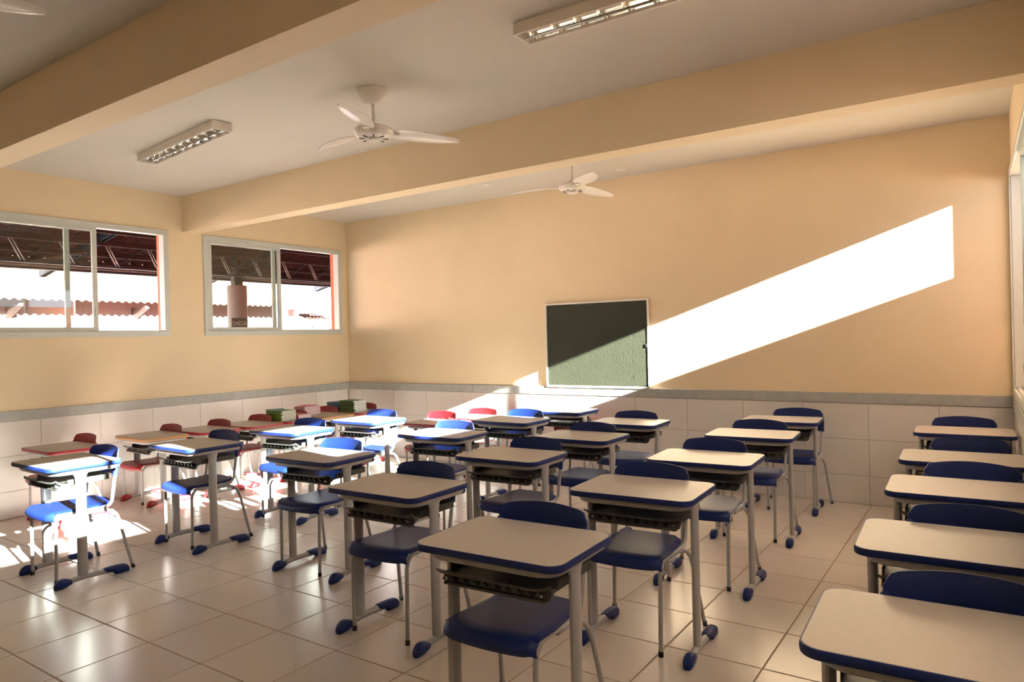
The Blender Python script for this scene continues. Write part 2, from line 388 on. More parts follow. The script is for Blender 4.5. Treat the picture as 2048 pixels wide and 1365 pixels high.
# ------------------------------------------------------------------ desk
def desk_proto(name, zt, edge, plastic):
    """origin on the floor under the middle of the top; pupil side is +y"""
    r = bpy.data.objects.new(name, None); C.objects.link(r); r.empty_display_size = 0.1
    w, d, rad = 0.61, 0.455, 0.055
    top = MB(); pts = rrect(w - 0.006, d - 0.006, rad, 7); top.prism(pts, zt - 0.0235, zt - 0.0012)
    p2 = rrect(w - 0.010, d - 0.010, rad - 0.002, 7); n = len(pts)
    top.f.pop(1); top.add([(x, y, zt) for x, y in p2], [tuple(range(n))])
    base = 2 * n
    for i in range(n): top.f.append((n + i, n + (i + 1) % n, base + (i + 1) % n, base + i))
    part('tabletop', top, 'laminate', r, True, angle=30)
    # edge band ring with a slightly rounded outer face
    eb = MB(); ringdef = ((-0.0062, 0.0), (-0.001, -0.0003), (0.0, -0.004), (0.0012, -0.012), (0.0, -0.0225), (-0.002, -0.0255), (-0.010, -0.0258), (-0.0066, -0.0238))
    vs = []; k = len(ringdef)
    for off, dz in ringdef:
        vs += [(x, y, zt + dz) for x, y in rrect(w + 2 * off, d + 2 * off, rad + off, 7)]
    fs = []
    for i in range(k):
        for j in range(n):
            a = i * n + j; b = i * n + (j + 1) % n; a2 = ((i + 1) % k) * n + j; b2 = ((i + 1) % k) * n + (j + 1) % n
            fs.append((a, b, b2, a2))
    eb.add(vs, fs); part('edge_band', eb, edge, r, True)
    # U shaped support tube
    zc = zt - 0.042; hx, yf, yr, cr = 0.262, -0.185, 0.195, 0.075
    path = [(-hx, yr, zc), (-hx, yf + cr, zc)]
    path += [(x, y, zc) for x, y in arc((-hx + cr, yf + cr), cr, 180, 270, 6)[1:]]
    path += [(x, y, zc) for x, y in arc((hx - cr, yf + cr), cr, 270, 360, 6)] + [(hx, yr, zc)]
    part('support_tube', MB().tube(path, 0.0165, 0.0165, 10, up=(0, 0, 1)), 'steel', r, True)
    for s in (-1, 1):
        part('tube_cap', MB().tube([(s * hx, yr - 0.004, zc), (s * hx, yr + 0.012, zc - 0.001), (s * hx, yr + 0.018, zc - 0.002)], [0.0185, 0.0185, 0.012], [0.0185, 0.0185, 0.012], 10), plastic, r, True)
        # elliptical column flaring into the tube
        x = s * hx; yc = -0.028
        col = MB().tube([(x, yc, 0.045), (x, yc, 0.09), (x, yc, zt - 0.13), (x, yc, zt - 0.085), (x, yc, zt - 0.062), (x, yc, zt - 0.050)],
                        [0.0175] * 6, [0.031, 0.031, 0.031, 0.033, 0.042, 0.058], 14, up=(0, 1, 0))
        part('column', col, 'steel', r, True)
        # foot bar
        y0, y1 = -0.165, 0.235
        part('foot_bar', MB().tube([(x, y0, 0.026), (x, -0.08, 0.036), (x, -0.028, 0.040), (x, 0.05, 0.040), (x, 0.15, 0.034), (x, y1 - 0.01, 0.026)], 0.0165, 0.0185, 10, up=(0, 0, 1)), 'steel', r, True)
        # caps stand on the floor: rings of (y, half width, bottom, top)
        def cap(rings):
            m = MB(); n = 14; vs = []
            for yy, hw, zb_, zt_ in rings:
                for j in range(n):
                    a = 2 * PI * j / n; ca, sa = math.cos(a), math.sin(a)
                    cx_ = math.copysign(abs(ca) ** 0.65, ca) * hw
                    vs.append((x + cx_, yy, (zb_ + zt_) / 2 + (zt_ - zb_) / 2 * math.copysign(abs(sa) ** (0.85 if sa > 0 else 0.5), sa)))
            fs = []
            for i in range(len(rings) - 1):
                for j in range(n):
                    a = i * n + j; b = i * n + (j + 1) % n; fs.append((a, b, b + n, a + n))
            fs.append(tuple(reversed(range(n)))); fs.append(tuple(range((len(rings) - 1) * n, len(rings) * n)))
            return m.add(vs, fs)
        part('toe_cap', cap([(-0.196, 0.010, 0.003, 0.020), (-0.191, 0.018, 0.0, 0.034), (-0.178, 0.0235, 0.0, 0.050), (-0.160, 0.0245, 0.0, 0.060), (-0.145, 0.0245, 0.001, 0.061), (-0.128, 0.0235, 0.004, 0.057), (-0.110, 0.022, 0.010, 0.050), (-0.098, 0.020, 0.014, 0.044)]), plastic, r, True, angle=60)
        part('heel_cap', cap([(0.095, 0.016, 0.040, 0.058), (0.110, 0.0215, 0.030, 0.0605), (0.150, 0.0235, 0.022, 0.061), (0.165, 0.024, 0.004, 0.061), (0.175, 0.0245, 0.0, 0.061), (0.225, 0.0245, 0.0, 0.056), (0.243, 0.0225, 0.0, 0.047), (0.254, 0.017, 0.0, 0.034), (0.259, 0.009, 0.003, 0.020)]), plastic, r, True, angle=60)
    # book tray
    tr = MB(); nx = 24; zb = zt - 0.122
    prof_n = 0; vs = []
    for i in range(nx + 1):
        x = -0.226 + 0.452 * i / nx
        e = max(0.0, (abs(x) - 0.14) / 0.086); rise = (0.016 if x > 0 else 0.004) * e * e
        L = zt - 0.100 + rise * 0.9; yl = -0.182 + 0.02 * e * e
        wl = 1.045 if e <= 0 else 1.045
        prof = [(yl, L), (-0.130, zb + rise * 0.4 + 0.004), (-0.10, zb + rise * 0.3), (0.14, zb + rise * 0.3), (0.168, zb + 0.030), (0.174, zb + 0.030), (0.150, zb - 0.007), (-0.105, zb - 0.007),
                (-0.138, zb - 0.026), (-0.142, zb - 0.022), (-0.126, zb - 0.004), (yl, L - 0.009)]
        prof_n = len(prof); vs += [(x * (1.0 + 0.16 * (max(0, -(y + 0.14)) / 0.042) ** 1.5), y, z) for y, z in prof]
    fs = []
    for i in range(nx):
        for j in range(prof_n):
            a = i * prof_n + j; b = i * prof_n + (j + 1) % prof_n
            fs.append((a, b, b + prof_n, a + prof_n))
    fs.append(tuple(range(prof_n))); fs.append(tuple(reversed(range(nx * prof_n, (nx + 1) * prof_n))))
    tr.add(vs, fs)
    tray = part('book_tray', tr, 'tray', r, True, angle=35)
    rb = MB()
    for i in range(9):
        x = -0.184 + 0.046 * i
        rb.add([(x - 0.022, -0.140, zb - 0.024), (x + 0.022, -0.140, zb - 0.024), (x, -0.150, zb + 0.002), (x - 0.022, -0.118, zb - 0.024), (x + 0.022, -0.118, zb - 0.024), (x, -0.120, zb + 0.006)],
               [(0, 1, 2), (3, 5, 4), (0, 3, 4, 1), (1, 4, 5, 2), (0, 2, 5, 3)])
    rb.box(-0.215, 0.215, -0.151, -0.120, zb - 0.036, zb - 0.025, 0.002)
    part('tray_ribs', rb, 'tray', tray)
    for s in (-1, 1):
        part('side_wall', MB().box(s * 0.226 - 0.002, s * 0.226 + 0.002, -0.09, 0.172, zb - 0.006, zb + 0.028), 'tray', tray)
        part('screw', MB().tube([(s * 0.200, -0.148, zb - 0.010), (s * 0.200, -0.153, zb - 0.010)], 0.0048, n=8), 'screw', tray)
    part('screw', MB().lathe([(0.005, zt - 0.066), (0.005, zt - 0.0258)], 8, 0.03, -0.14), 'screw', r)
    return r

# ------------------------------------------------------------------ chair
def chair_proto(name, plastic, hs, dz):
    """hs = seat height; dz lifts the back; sits facing -y"""
    r = bpy.data.objects.new(name, None); C.objects.link(r); r.empty_display_size = 0.1
    def seat(u, v):
        # u: left-right, v: front(0)-rear(1)
        a = 2 * u - 1
        fz = [(-0.250, hs - 0.052), (-0.2555, hs - 0.038), (-0.2535, hs - 0.020), (-0.238, hs - 0.004), (-0.205, hs + 0.004), (-0.15, hs + 0.002), (-0.09, hs - 0.001), (-0.02, hs - 0.003), (0.05, hs - 0.002), (0.11, hs + 0.002), (0.150, hs + 0.006)]
        t = v * (len(fz) - 1); i = min(int(t), len(fz) - 2); k = t - i
        y = fz[i][0] * (1 - k) + fz[i + 1][0] * k; z = fz[i][1] * (1 - k) + fz[i + 1][1] * k
        hw = 0.200 - 0.022 * max(0, (y + 0.1)) / 0.25
        if y > 0.09: hw *= math.sqrt(max(0.0, 1 - ((y - 0.09) / 0.078) ** 2)) ** 0.5 if y < 0.168 else 0.3
        x = a * hw
        y2 = y - 0.018 * (1 - a * a) * (1 if v < 0.3 else max(0, 1 - (v - 0.3) * 3)) + 0.018 * (1 - a * a) * max(0, (v - 0.7) / 0.3) + 0.022 * max(0, abs(a) - 0.8) / 0.2 * (1 if v < 0.35 else 0)
        z += 0.004 * abs(a) ** 3 - 0.010 * max(0, abs(a) - 0.93) / 0.07
        return (x, y2, z)
    part('seat', MB().shell(seat, 20, 20, 0.0075), plastic, r, True, angle=50)
    zt, zb = 0.825 + dz, 0.632 + dz
    def back(u, v):
        a = 2 * u - 1; x = a * 0.2050
        top = zt - 0.020 * a * a - 0.030 * (max(0, abs(a) - 0.84) / 0.16) ** 2.6
        bot = zb + 0.010 * (1 - abs(a) ** 4) * 0
        z = bot + (top - bot) * v
        y = 0.192 + 0.020 * (z - zb) / (zt - zb) - 0.030 * a * a + 0.030 * 0 + 0.004 * (v - 0.5) ** 2
        y += -0.008 * max(0, abs(a) - 0.85) / 0.15
        return (-x, y, z)
    bk = part('backrest', MB().shell(back, 22, 10, 0.006), plastic, r, True, angle=50)
    for s in (-1, 1):   # sleeves that hold the tube
        sl = MB().tube([(s * 0.1985, 0.148, zb - 0.002), (s * 0.1985, 0.152, zb + 0.03), (s * 0.1985, 0.164, zt - 0.09), (s * 0.1985, 0.168, zt - 0.075), (s * 0.1975, 0.170, zt - 0.068)],
                       [0.0135, 0.014, 0.014, 0.013, 0.006], [0.0155, 0.016, 0.016, 0.014, 0.007], 12, up=(0, 1, 0))
        part('sleeve', sl, plastic, bk, True, angle=50)
    for s in (-1, 1):
        R = 0.062; zs = hs - 0.020
        P = [(s * 0.180, -0.217, 0.012), (s * 0.184, -0.214, zs - R)]
        for y, z in arc((-0.214 + R, zs - R), R, 180, 90, 6)[1:]: P.append((s * 0.186, y, z))
        P += [(s * 0.187, -0.05, zs - 0.002), (s * 0.188, 0.075, zs - 0.004)]
        for y, z in arc((0.075, zs - 0.004 + 0.055), 0.055, -90, -12, 5)[1:]: P.append((s * 0.190, y, z))
        P += [(s * 0.1985, 0.162, zt - 0.085)]
        leg = part('side_tube', MB().tube(P, 0.0105, n=10, up=(1, 0, 0)), 'steel', r, True, angle=50)
        part('foot_tip', MB().tube([(s * 0.180, -0.217, 0.0), (s * 0.180, -0.217, 0.026)], 0.0122, n=10), 'black', leg, True)
        Q = [(s * 0.172, -0.04, zs - 0.023), (s * 0.178, 0.03, zs - 0.021), (s * 0.186, 0.085, zs - 0.022), (s * 0.198, 0.125, zs - 0.036), (s * 0.209, 0.150, zs - 0.070), (s * 0.217, 0.163, zs - 0.12), (s * 0.249, 0.224, 0.012)]
        leg = part('rear_leg', MB().tube(Q, 0.0105, n=10, up=(1, 0, 0)), 'steel', r, True, angle=50)
        part('foot_tip', MB().tube([(s * 0.252, 0.229, 0.0), (s * 0.2485, 0.2225, 0.026)], 0.0122, n=10), 'black', leg, True)
    part('cross_bar', MB().tube([(-0.180, -0.13, zs - 0.010), (0.180, -0.13, zs - 0.010)], 0.009, n=8), 'steel', r, True)
    part('cross_bar', MB().tube([(-0.178, 0.03, zs - 0.021), (0.178, 0.03, zs - 0.021)], 0.009, n=8), 'steel', r, True)
    return r

def copy_tree(o, parent=None):
    c = o.copy(); C.objects.link(c)
    if parent: c.parent = parent; c.matrix_parent_inverse = o.matrix_parent_inverse.copy()
    for ch in list(o.children): copy_tree(ch, c)
    return c
_used = {}
def place(proto, x, y, rot, label, cat, group):
    o = proto if proto not in _used else copy_tree(proto)
    _used[proto] = 1
    o.location = (x, y, 0); o.rotation_euler = (0, 0, math.radians(rot))
    return tag(o, label, cat, group)

# ------------------------------------------------------------------ all desks
BD = desk_proto('school_desk', 0.76, 'blue', 'blue')
RD = desk_proto('school_desk', 0.644, 'red', 'red')
ND = desk_proto('school_desk', 0.644, 'chipboard', 'red')
GB = 'blue-edged school desks'; GR = 'red-edged low school desks'; GN = 'low school desks without their edge band'
DESKS = [
 (BD, 5.79, -4.53, 2.2, 'large blue-edged foreground desk at bottom centre, its whole beige top in shade', GB),
 (BD, 5.84, -3.49, 3.0, 'blue-edged desk just behind and right of the large foreground desk', GB),
 (BD, 5.83, -2.54, 3.1, 'blue-edged desk in the middle of the five-desk column right of centre', GB),
 (BD, 5.80, -1.43, 4.0, 'blue-edged desk second from the back wall in the five-desk column right of centre', GB),
 (BD, 5.78, -0.47, 4.0, 'blue-edged desk against the tiled back wall, right of centre beside the open floor', GB),
 (BD, 4.72, -4.02, 0.9, 'blue-edged desk left of the foreground desk, nearest of the shaded centre column', GB),
 (BD, 4.71, -2.97, 1.7, 'blue-edged desk second in the shaded centre column, behind the nearest desk of it', GB),
 (BD, 4.71, -2.04, 0.4, 'blue-edged desk third in the shaded centre column, near the board', GB),
 (BD, 4.67, -1.12, 3.0, 'blue-edged desk last of the shaded centre column, near the wall below the board', GB),
 (BD, 3.58, -3.55, 2.4, 'blue-edged desk half in sun, nearest of the third column from the left', GB),
 (BD, 3.64, -2.37, 3.0, 'blue-edged desk with fully sunlit white top, second in third column from left', GB),
 (BD, 3.62, -1.38, -0.5, 'blue-edged desk with shaded front and sunlit rear strip, left of the board', GB),
 (BD, 3.65, -0.49, -0.4, 'blue-edged desk with sunlit top touching the back wall under the green board', GB),
 (BD, 2.17, -4.49, -1.1, 'blue-edged desk in full sun with glaring white legs, nearest on the far left', GB),
 (BD, 2.25, -3.62, -1.4, 'blue-edged desk with a mostly shaded top behind the far left sunlit desk', GB),
 (BD, 2.24, -2.73, 2.4, 'blue-edged desk with glaring right half, third in the sunlit column on the left', GB),
 (BD, 2.32, -1.90, 0.5, 'blue-edged desk with glaring right leg, fourth in the sunlit column on the left', GB),
 (BD, 7.16, -4.70, 2.2, 'blue-edged desk cut off at the bottom right corner, nearest of the right wall column', GB),
 (BD, 7.150, -3.82, 2.2, 'blue-edged desk second nearest in the column along the right wall', GB),
 (BD, 7.135, -2.84, 1.6, 'blue-edged desk in the middle of the column along the right wall', GB),
 (BD, 7.105, -1.95, 2.0, 'blue-edged desk second from the back in the column along the right wall', GB),
 (BD, 7.08, -0.72, 2.0, 'blue-edged desk in the far right corner of the room, whole top visible', GB),
 (RD, 0.50, -3.80, -0.5, 'low red-edged desk at the far left by the window wall, nearest of the red row', GR),
 (ND, 0.48, -3.00, -3.0, 'low desk with bare brown edge, second in the row along the window wall', GN),
 (RD, 0.56, -2.49, 0.6, 'low red-edged desk just behind the first brown-edged desk at the window wall', GR),
 (RD, 0.60, -1.99, 0.7, 'low red-edged empty desk in front of the desk with the first book stacks', GR),
 (RD, 0.62, -1.50, 0.6, 'low red-edged desk carrying green and pink book stacks at the window wall', GR),
 (ND, 0.65, -1.01, 0.6, 'low desk with bare orange-brown edge between the two desks with books', GN),
 (RD, 0.67, -0.52, 0.6, 'low red-edged desk in the left back corner carrying the tall stack of green books', GR),
 (RD, 2.45, -1.05, 3.0, 'low red-edged desk with half sunlit top, standing left of the fully sunlit blue desk', GR),
 (RD, 2.60, -0.50, 1.0, 'low red-edged sunlit desk against the back wall behind the dark-fronted blue desk', GR),
]
for p, x, y, a, lab, g in DESKS: place(p, x, y, a, lab, 'desk', g)

BC = chair_proto('school_chair', 'blue', 0.458, 0.0)
RC = chair_proto('school_chair', 'red', 0.378, -0.108)
GBC = 'blue school chairs'; GRC = 'red low school chairs'
CHAIRS = [  # x, y of the chair back, rotation
 (BC, 5.750, -4.23, 2, 'dark blue chair tucked under the large foreground desk at bottom centre', GBC),
 (BC, 5.775, -3.19, 2, 'dark blue chair with glossy highlight on its seat, behind the large foreground desk', GBC),
 (BC, 5.785, -2.20, 2, 'dark blue chair at the middle desk of the five-desk column right of centre', GBC),
 (BC, 5.775, -1.10, 2, 'dark blue chair second from the back wall in the column right of centre', GBC),
 (BC, 5.850, -0.15, 2, 'dark blue chair against the tiled back wall beside the open floor', GBC),
 (BC, 4.670, -3.71, 2, 'dark blue chair at the desk left of the foreground desk', GBC),
 (BC, 4.710, -2.64, 1, 'dark blue chair second in the shaded centre column', GBC),
 (BC, 4.670, -1.75, 0, 'dark blue chair third in the shaded centre column', GBC),
 (BC, 4.640, -0.86, 2, 'dark blue chair last of the shaded centre column, below the right edge of the board', GBC),
 (BC, 3.485, -3.25, 2, 'bright blue chair with sunlit backrest and shaded seat, third column from the left', GBC),
 (BC, 3.550, -2.08, 1, 'bright blue sunlit chair in front of the red chairs at the back wall', GBC),
 (BC, 3.590, -1.07, 0, 'bright blue sunlit chair just below the lower left corner of the board', GBC),
 (BC, 2.140, -4.21, -1, 'blue chair in full sun at the far left foreground, white glaring back tube', GBC),
 (BC, 2.190, -3.32, -1, 'blue chair with half sunlit back, second in the sunlit column on the left', GBC),
 (BC, 2.185, -2.45, 2, 'blue chair with mostly shaded back, third in the sunlit column on the left', GBC),
 (BC, 2.240, -1.61, 0, 'blue chair with glaring arched rear leg, fourth in the sunlit column on the left', GBC),
 (BC, 7.200, -4.40, 2, 'navy chair at the nearest desk of the right wall column, bottom right corner', GBC),
 (BC, 7.185, -3.51, 2, 'navy chair second nearest along the right wall', GBC),
 (BC, 7.170, -2.49, 2, 'navy chair in the middle of the right wall column', GBC),
 (BC, 7.140, -1.55, 2, 'navy chair second from the back along the right wall', GBC),
 (BC, 7.080, -0.38, 2, 'navy chair in the far right corner of the room', GBC),
 (RC, 0.340, -3.52, 0, 'red chair at the nearest low desk by the window wall, far left', GRC),
 (RC, 0.390, -2.73, -2, 'red chair at the first brown-edged low desk by the window wall', GRC),
 (RC, 0.475, -2.245, 0, 'red chair third nearest along the window wall, between empty low desks', GRC),
 (RC, 0.480, -1.745, 0, 'red chair touching the stack of green books, fourth along the window wall', GRC),
 (RC, 0.480, -1.255, 0, 'red chair half hidden behind the pink and maroon books', GRC),
 (RC, 0.450, -0.765, 0, 'red chair in front of the blue books, sixth along the window wall', GRC),
 (RC, 0.600, -0.262, 0, 'red chair in the left back corner behind the tall green book stack', GRC),
 (RC, 2.250, -0.70, 2, 'sunlit red chair at the half sunlit low desk near the back wall', GRC),
 (RC, 2.480, -0.262, 0, 'sunlit red chair against the back wall, right of the other sunlit red chair', GRC),
 (RC, 3.640, -0.262, 0, 'red chair in shade under the sunlit blue desk below the board', GRC),
]
for p, x, yb, a, lab, g in CHAIRS:
    place(p, x, yb - 0.20, a, lab, 'chair', g)

# ------------------------------------------------------------------ books
def book(x, y, z, w, d, t, rot, cover, label, group, spine=True):
    """spine towards -x, lies flat"""
    b = thing('book', label, 'book', (x, y, z), math.radians(rot), group)
    c = MB(); e = 0.0012
    prof = [(-w / 2, 0), (w / 2, 0), (w / 2, e), (-w / 2 + 0.004, e), (-w / 2 + 0.004, t - e), (w / 2, t - e), (w / 2, t), (-w / 2, t)]
    vs = [(px, yy, pz) for yy in (-d / 2, d / 2) for px, pz in prof]
    n = 8
    fs = [(0, 1, 2, 3), (0, 3, 4, 7), (4, 5, 6, 7), (8, 11, 10, 9), (8, 15, 12, 11), (12, 15, 14, 13)] + [(i, (i + 1) % n + 0, (i + 1) % n + n, i + n) for i in range(n)]
    c.add(vs, fs); part('cover', c, cover, b)
    part('pages', MB().box(-w / 2 + 0.004, w / 2 - 0.003, -d / 2 + 0.003, d / 2 - 0.003, e, t - e), 'paper', b)
    return b
ORD = ['lowest', 'second from bottom', 'third from bottom', 'fourth from bottom', 'fifth from bottom', 'sixth from bottom', 'seventh from bottom', 'eighth from bottom', 'ninth from bottom', 'tenth from bottom', 'eleventh from bottom', 'twelfth from bottom']
def stack(n, x, y, z, w, d, t, rot, cover, words, where, group, jit=0.006):
    for k in range(n):
        pos = 'topmost' if k == n - 1 else ORD[k]
        book(x + random.uniform(-jit, jit), y + random.uniform(-jit, jit), z + k * t, w, d, t - 0.0004, rot + random.uniform(-3, 3), cover,
             '%s book, %s %s' % (words, pos, where), group)
    return z + n * t
ZD = 0.6445
stack(9, 0.630, -1.605, ZD, 0.200, 0.270, 0.0122, 90, 'cgreen', 'green covered', 'of the left stack by the window wall', 'green books on the middle low desk')
stack(4, 0.650, -1.385, ZD, 0.180, 0.240, 0.0120, 88, 'cred', 'maroon spined', 'of the short stack before a red chair', 'maroon books on the middle low desk')
stack(9, 0.445, -1.085, ZD, 0.190, 0.235, 0.0115, 1, 'cpink', 'pink covered', 'of the stack against the window wall', 'pink books on the brown-edged low desk')
stack(11, 0.737, -0.625, ZD, 0.200, 0.265, 0.0128, 88, 'cdark', 'dark green spined', 'of the tall stack in the corner', 'dark green books on the corner desk', 0.007)
stack(9, 0.465, -0.600, ZD, 0.200, 0.230, 0.0125, 90, 'cblue', 'slate blue', 'of the stack left of the tall one', 'blue books on the corner desk')

book(0.57, -1.62, ZD + 9 * 0.0122, 0.19, 0.26, 0.004, 66, 'cteal', 'thin teal booklet lying askew on top of the green covered stack', None)
book(0.44, -1.10, ZD + 9 * 0.0115, 0.19, 0.24, 0.004, 24, 'cpink', 'thin pink booklet lying askew on top of the pink covered stack', None)

# ------------------------------------------------------------------ green board on the back wall
gb = thing('writing_board', 'dark green writing board in a thin aluminium frame on the back wall', 'board', (3.79, 0.0, 0.95))
BX0, BX1, BZ0, BZ1 = 3.175, 4.402, 0.949, 1.872
def bb(xa, xb, ya, yb, za, zb, ch=0.0): return MB().box(xa - 3.79, xb - 3.79, ya, yb, za - 0.95, zb - 0.95, ch)
part('panel', bb(BX0 + 0.01, BX1 - 0.01, -0.021, -0.001, BZ0 + 0.01, BZ1 - 0.01), 'board', gb)
for b in ((BX0, BX1, BZ1 - 0.020, BZ1), (BX0, BX1, BZ0, BZ0 + 0.022), (BX0, BX0 + 0.020, BZ0 + 0.022, BZ1 - 0.020), (BX1 - 0.020, BX1, BZ0 + 0.022, BZ1 - 0.020)):
    part('frame_bar', bb(b[0], b[1], -0.026, -0.001, b[2], b[3], 0.003), 'white', gb)
part('latch', bb(4.362, 4.386, -0.028, -0.021, 1.375, 1.41, 0.001), 'black', gb)
for px, pz in ((3.33, 1.862), (4.17, 1.862), (3.38, 0.960), (4.20, 0.960)):
    part('screw', MB().tube([(px - 3.79, -0.026, pz - 0.95), (px - 3.79, -0.028, pz - 0.95)], 0.004, n=8), 'screw', gb)
part('screw', MB().tube([(4.235 - 3.79, -0.021, 1.075 - 0.95), (4.235 - 3.79, -0.024, 1.075 - 0.95)], 0.006, n=8), 'black', gb)

# outlet plate
op = thing('outlet_plate', 'white square blank outlet plate low on the tiled back wall at the right', 'outlet', (6.634, -0.0075, 0.355))
part('plate', MB().box(-0.046, 0.046, -0.006, 0.0, -0.055, 0.055, 0.003), 'plate', op)
part('insert', MB().box(-0.028, 0.028, -0.008, -0.005, -0.036, 0.036, 0.001), 'plate', op)

# ------------------------------------------------------------------ ceiling fittings
def lamp(x0, x1, y0, y1, label, rot=0.0):
    xm, ym = (x0 + x1) / 2, (y0 + y1) / 2; L = (x1 - x0) / 2; Wd = (y1 - y0) / 2; h = 0.064
    r = thing('ceiling_light', label, 'ceiling light', (xm, ym, HC), math.radians(rot), 'louvred ceiling lights')
    t = 0.008; m = MB()
    m.box(-L, L, -Wd, Wd, -0.014, -0.002); m.box(-L, L, -Wd, -Wd + t, -h, -0.014); m.box(-L, L, Wd - t, Wd, -h, -0.014)
    m.box(-L, -L + t, -Wd + t, Wd - t, -h, -0.014); m.box(L - t, L, -Wd + t, Wd - t, -h, -0.014)
    part('housing', m, 'white', r)
    # twin curved reflector troughs
    for s in (-1, 1):
        yc = s * Wd / 2
        def ref(u, v, yc=yc):
            a = PI * (u); hw = Wd / 2 - 0.007
            return (-L + t + (2 * L - 2 * t) * v, yc - hw * math.cos(a), -h + 0.003 + 0.040 * math.sin(a) ** 0.7)
        part('reflector', MB().shell(ref, 12, 1, 0.0008), 'mirror', r, True, angle=60)
        part('tube', MB().tube([(-L + 0.03, yc, -0.034), (L - 0.03, yc, -0.034)], 0.008, n=10), 'white', r, True)
        for k in range(10):
            x = -L + (2 * L) * (k + 0.5) / 10
            hw = Wd / 2 - 0.008; b = MB(); vs = []; n = 8
            for i in range(n + 1):
                yy = yc - hw + 2 * hw * i / n; dip = 0.016 * math.sin(PI * i / n)
                vs += [(x, yy, -h + 0.001 + dip), (x - 0.014, yy, -h + 0.034), (x + 0.014, yy, -h + 0.034)]
            fs = []
            for i in range(n):
                a = 3 * i
                fs += [(a, a + 1, a + 4, a + 3), (a, a + 3, a + 5, a + 2), (a + 1, a + 2, a + 5, a + 4)]
            fs += [(0, 2, 1), (3 * n, 3 * n + 1, 3 * n + 2)]
            b.add(vs, fs); part('louvre', b, 'mirror', r)
    return r
lamp(1.33, 2.65, -3.595, -3.44, 'short louvred fluorescent ceiling light, whole, left of the nearer fan', -6.5)
lamp(5.235, 6.545, -3.61, -3.455, 'louvred fluorescent ceiling light cut by the top edge of the photo', 1.0)

def fan(x, y, zm, angs, label):
    r = thing('ceiling_fan', label, 'ceiling fan', (x, y, HC), 0, 'white three-blade ceiling fans')
    d = zm - HC
    part('canopy', MB().lathe([(0.030, -0.088), (0.060, -0.080), (0.086, -0.055), (0.098, -0.022), (0.100, -0.001)], 28), 'white', r, True)
    part('down_rod', MB().tube([(0, 0, -0.08), (0, 0, d + 0.05)], 0.0115, n=12), 'white', r, True)
    part('motor', MB().lathe([(0.03, d - 0.044), (0.085, d - 0.040), (0.118, d - 0.022), (0.130, d), (0.126, d + 0.014), (0.10, d + 0.030), (0.05, d + 0.042), (0.022, d + 0.056)], 32), 'white', r, True)
    part('switch_cap', MB().lathe([(0.020, d - 0.062), (0.045, d - 0.058), (0.050, d - 0.044)], 20), 'white', r, True)
    for k in range(8):
        a = PI * 2 * k / 8
        c = Vector((math.cos(a) * 0.075, math.sin(a) * 0.075, d - 0.0425)); tdir = Vector((math.cos(a), math.sin(a), 0)) * 0.018
        part('vent_slot', MB().tube([c - tdir, c + tdir], 0.004, 0.003, n=6), 'black', r)
    for a in angs:
        b = MB()
        def bl(u, v):
            s = 0.125 + 0.455 * v
            wv = 0.072 * max(0.04, math.sin(PI * (0.10 + 0.90 * v) ** 0.85)) ** 0.55
            c = (2 * u - 1)
            off = 0.018 * math.sin(PI * v)
            return (s, c * wv + off, d - 0.004 - 0.015 * c * (1 - 0.5 * v) - 0.014 * v + 0.008 * (c * c))
        me = MB().shell(bl, 8, 18, 0.004).mesh('blade', 'blade', True, 50)
        link('blade', me, r, (0, 0, 0), (0, 0, math.radians(a)))
        am = part('blade_arm', MB().box(0.10, 0.165, -0.020, 0.020, d - 0.012, d - 0.002, 0.002), 'white', r, rot=(0, 0, math.radians(a)))
    return r
fan(3.96, -3.37, 2.862, (56, 176, -64), 'white three-blade ceiling fan hanging in front of the second beam, upper centre')
fan(4.16, -1.10, 2.852, (-42, 78, 198), 'small-looking white ceiling fan behind the beam, above the green board')
fan(3.97, -5.92, 2.862, (72, 192, -48), 'white ceiling fan of which only a blade tip shows in the top left corner')
for x, y, lab in ((2.875, -0.65, 'round flat white ceiling disc left of the far fan'), (4.28, -0.33, 'round flat white ceiling disc right of the far fan')):
    r = thing('ceiling_disc', lab, 'ceiling fitting', (x, y, HC), 0, 'round ceiling discs')
    part('plate', MB().lathe([(0.040, -0.010), (0.054, -0.007), (0.058, -0.001)], 24), 'white', r, True)
    part('centre_disc', MB().lathe([(0.012, -0.013), (0.016, -0.0095)], 16), 'white', r, True)

# ------------------------------------------------------------------ outside, left: patio roof, pillars, house across the yard
struct('ground', MB().box(-60, -0.17, -40, 60, -0.30, -0.12), 'ground')
yard = struct('ground_right', MB().box(7.75, 40, -40, 40, -0.30, -0.12), 'ground')
PRS = 0.22
def pz(x): return 2.86 + PRS * (x + 5.0)
pr = thing('patio_roof', 'dark tiled patio roof seen from below through the left windows', 'roof', (-3, 2, 2.8))
def tile_column_mesh(width, length, steps, slope, name='roof_tile_column', amp=0.028, mat='rooftile'):
    """barrel tiles running down slope along +x (origin = eave end), overlapping steps"""
    m = MB(); nseg = 8
    for s in range(steps):
        x0 = length * s / steps; x1 = length * (s + 1) / steps + 0.06
        def f(u, v, x0=x0, x1=x1):
            x = x0 + (x1 - x0) * v
            return (x, (u - 0.5) * width, slope * x + amp * math.cos(2 * PI * u) * -1 + 0.012 * (1 - v))
        m.shell(f, nseg, 1, 0.010)
    return m.mesh(name, mat, True, 60)
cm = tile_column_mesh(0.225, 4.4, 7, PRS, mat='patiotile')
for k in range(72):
    link('roof_tile_column', cm, pr, (-5.0 + 3, -6.5 + 0.2195 * k - 2, pz(-5.0) - 2.8 + 0.05))
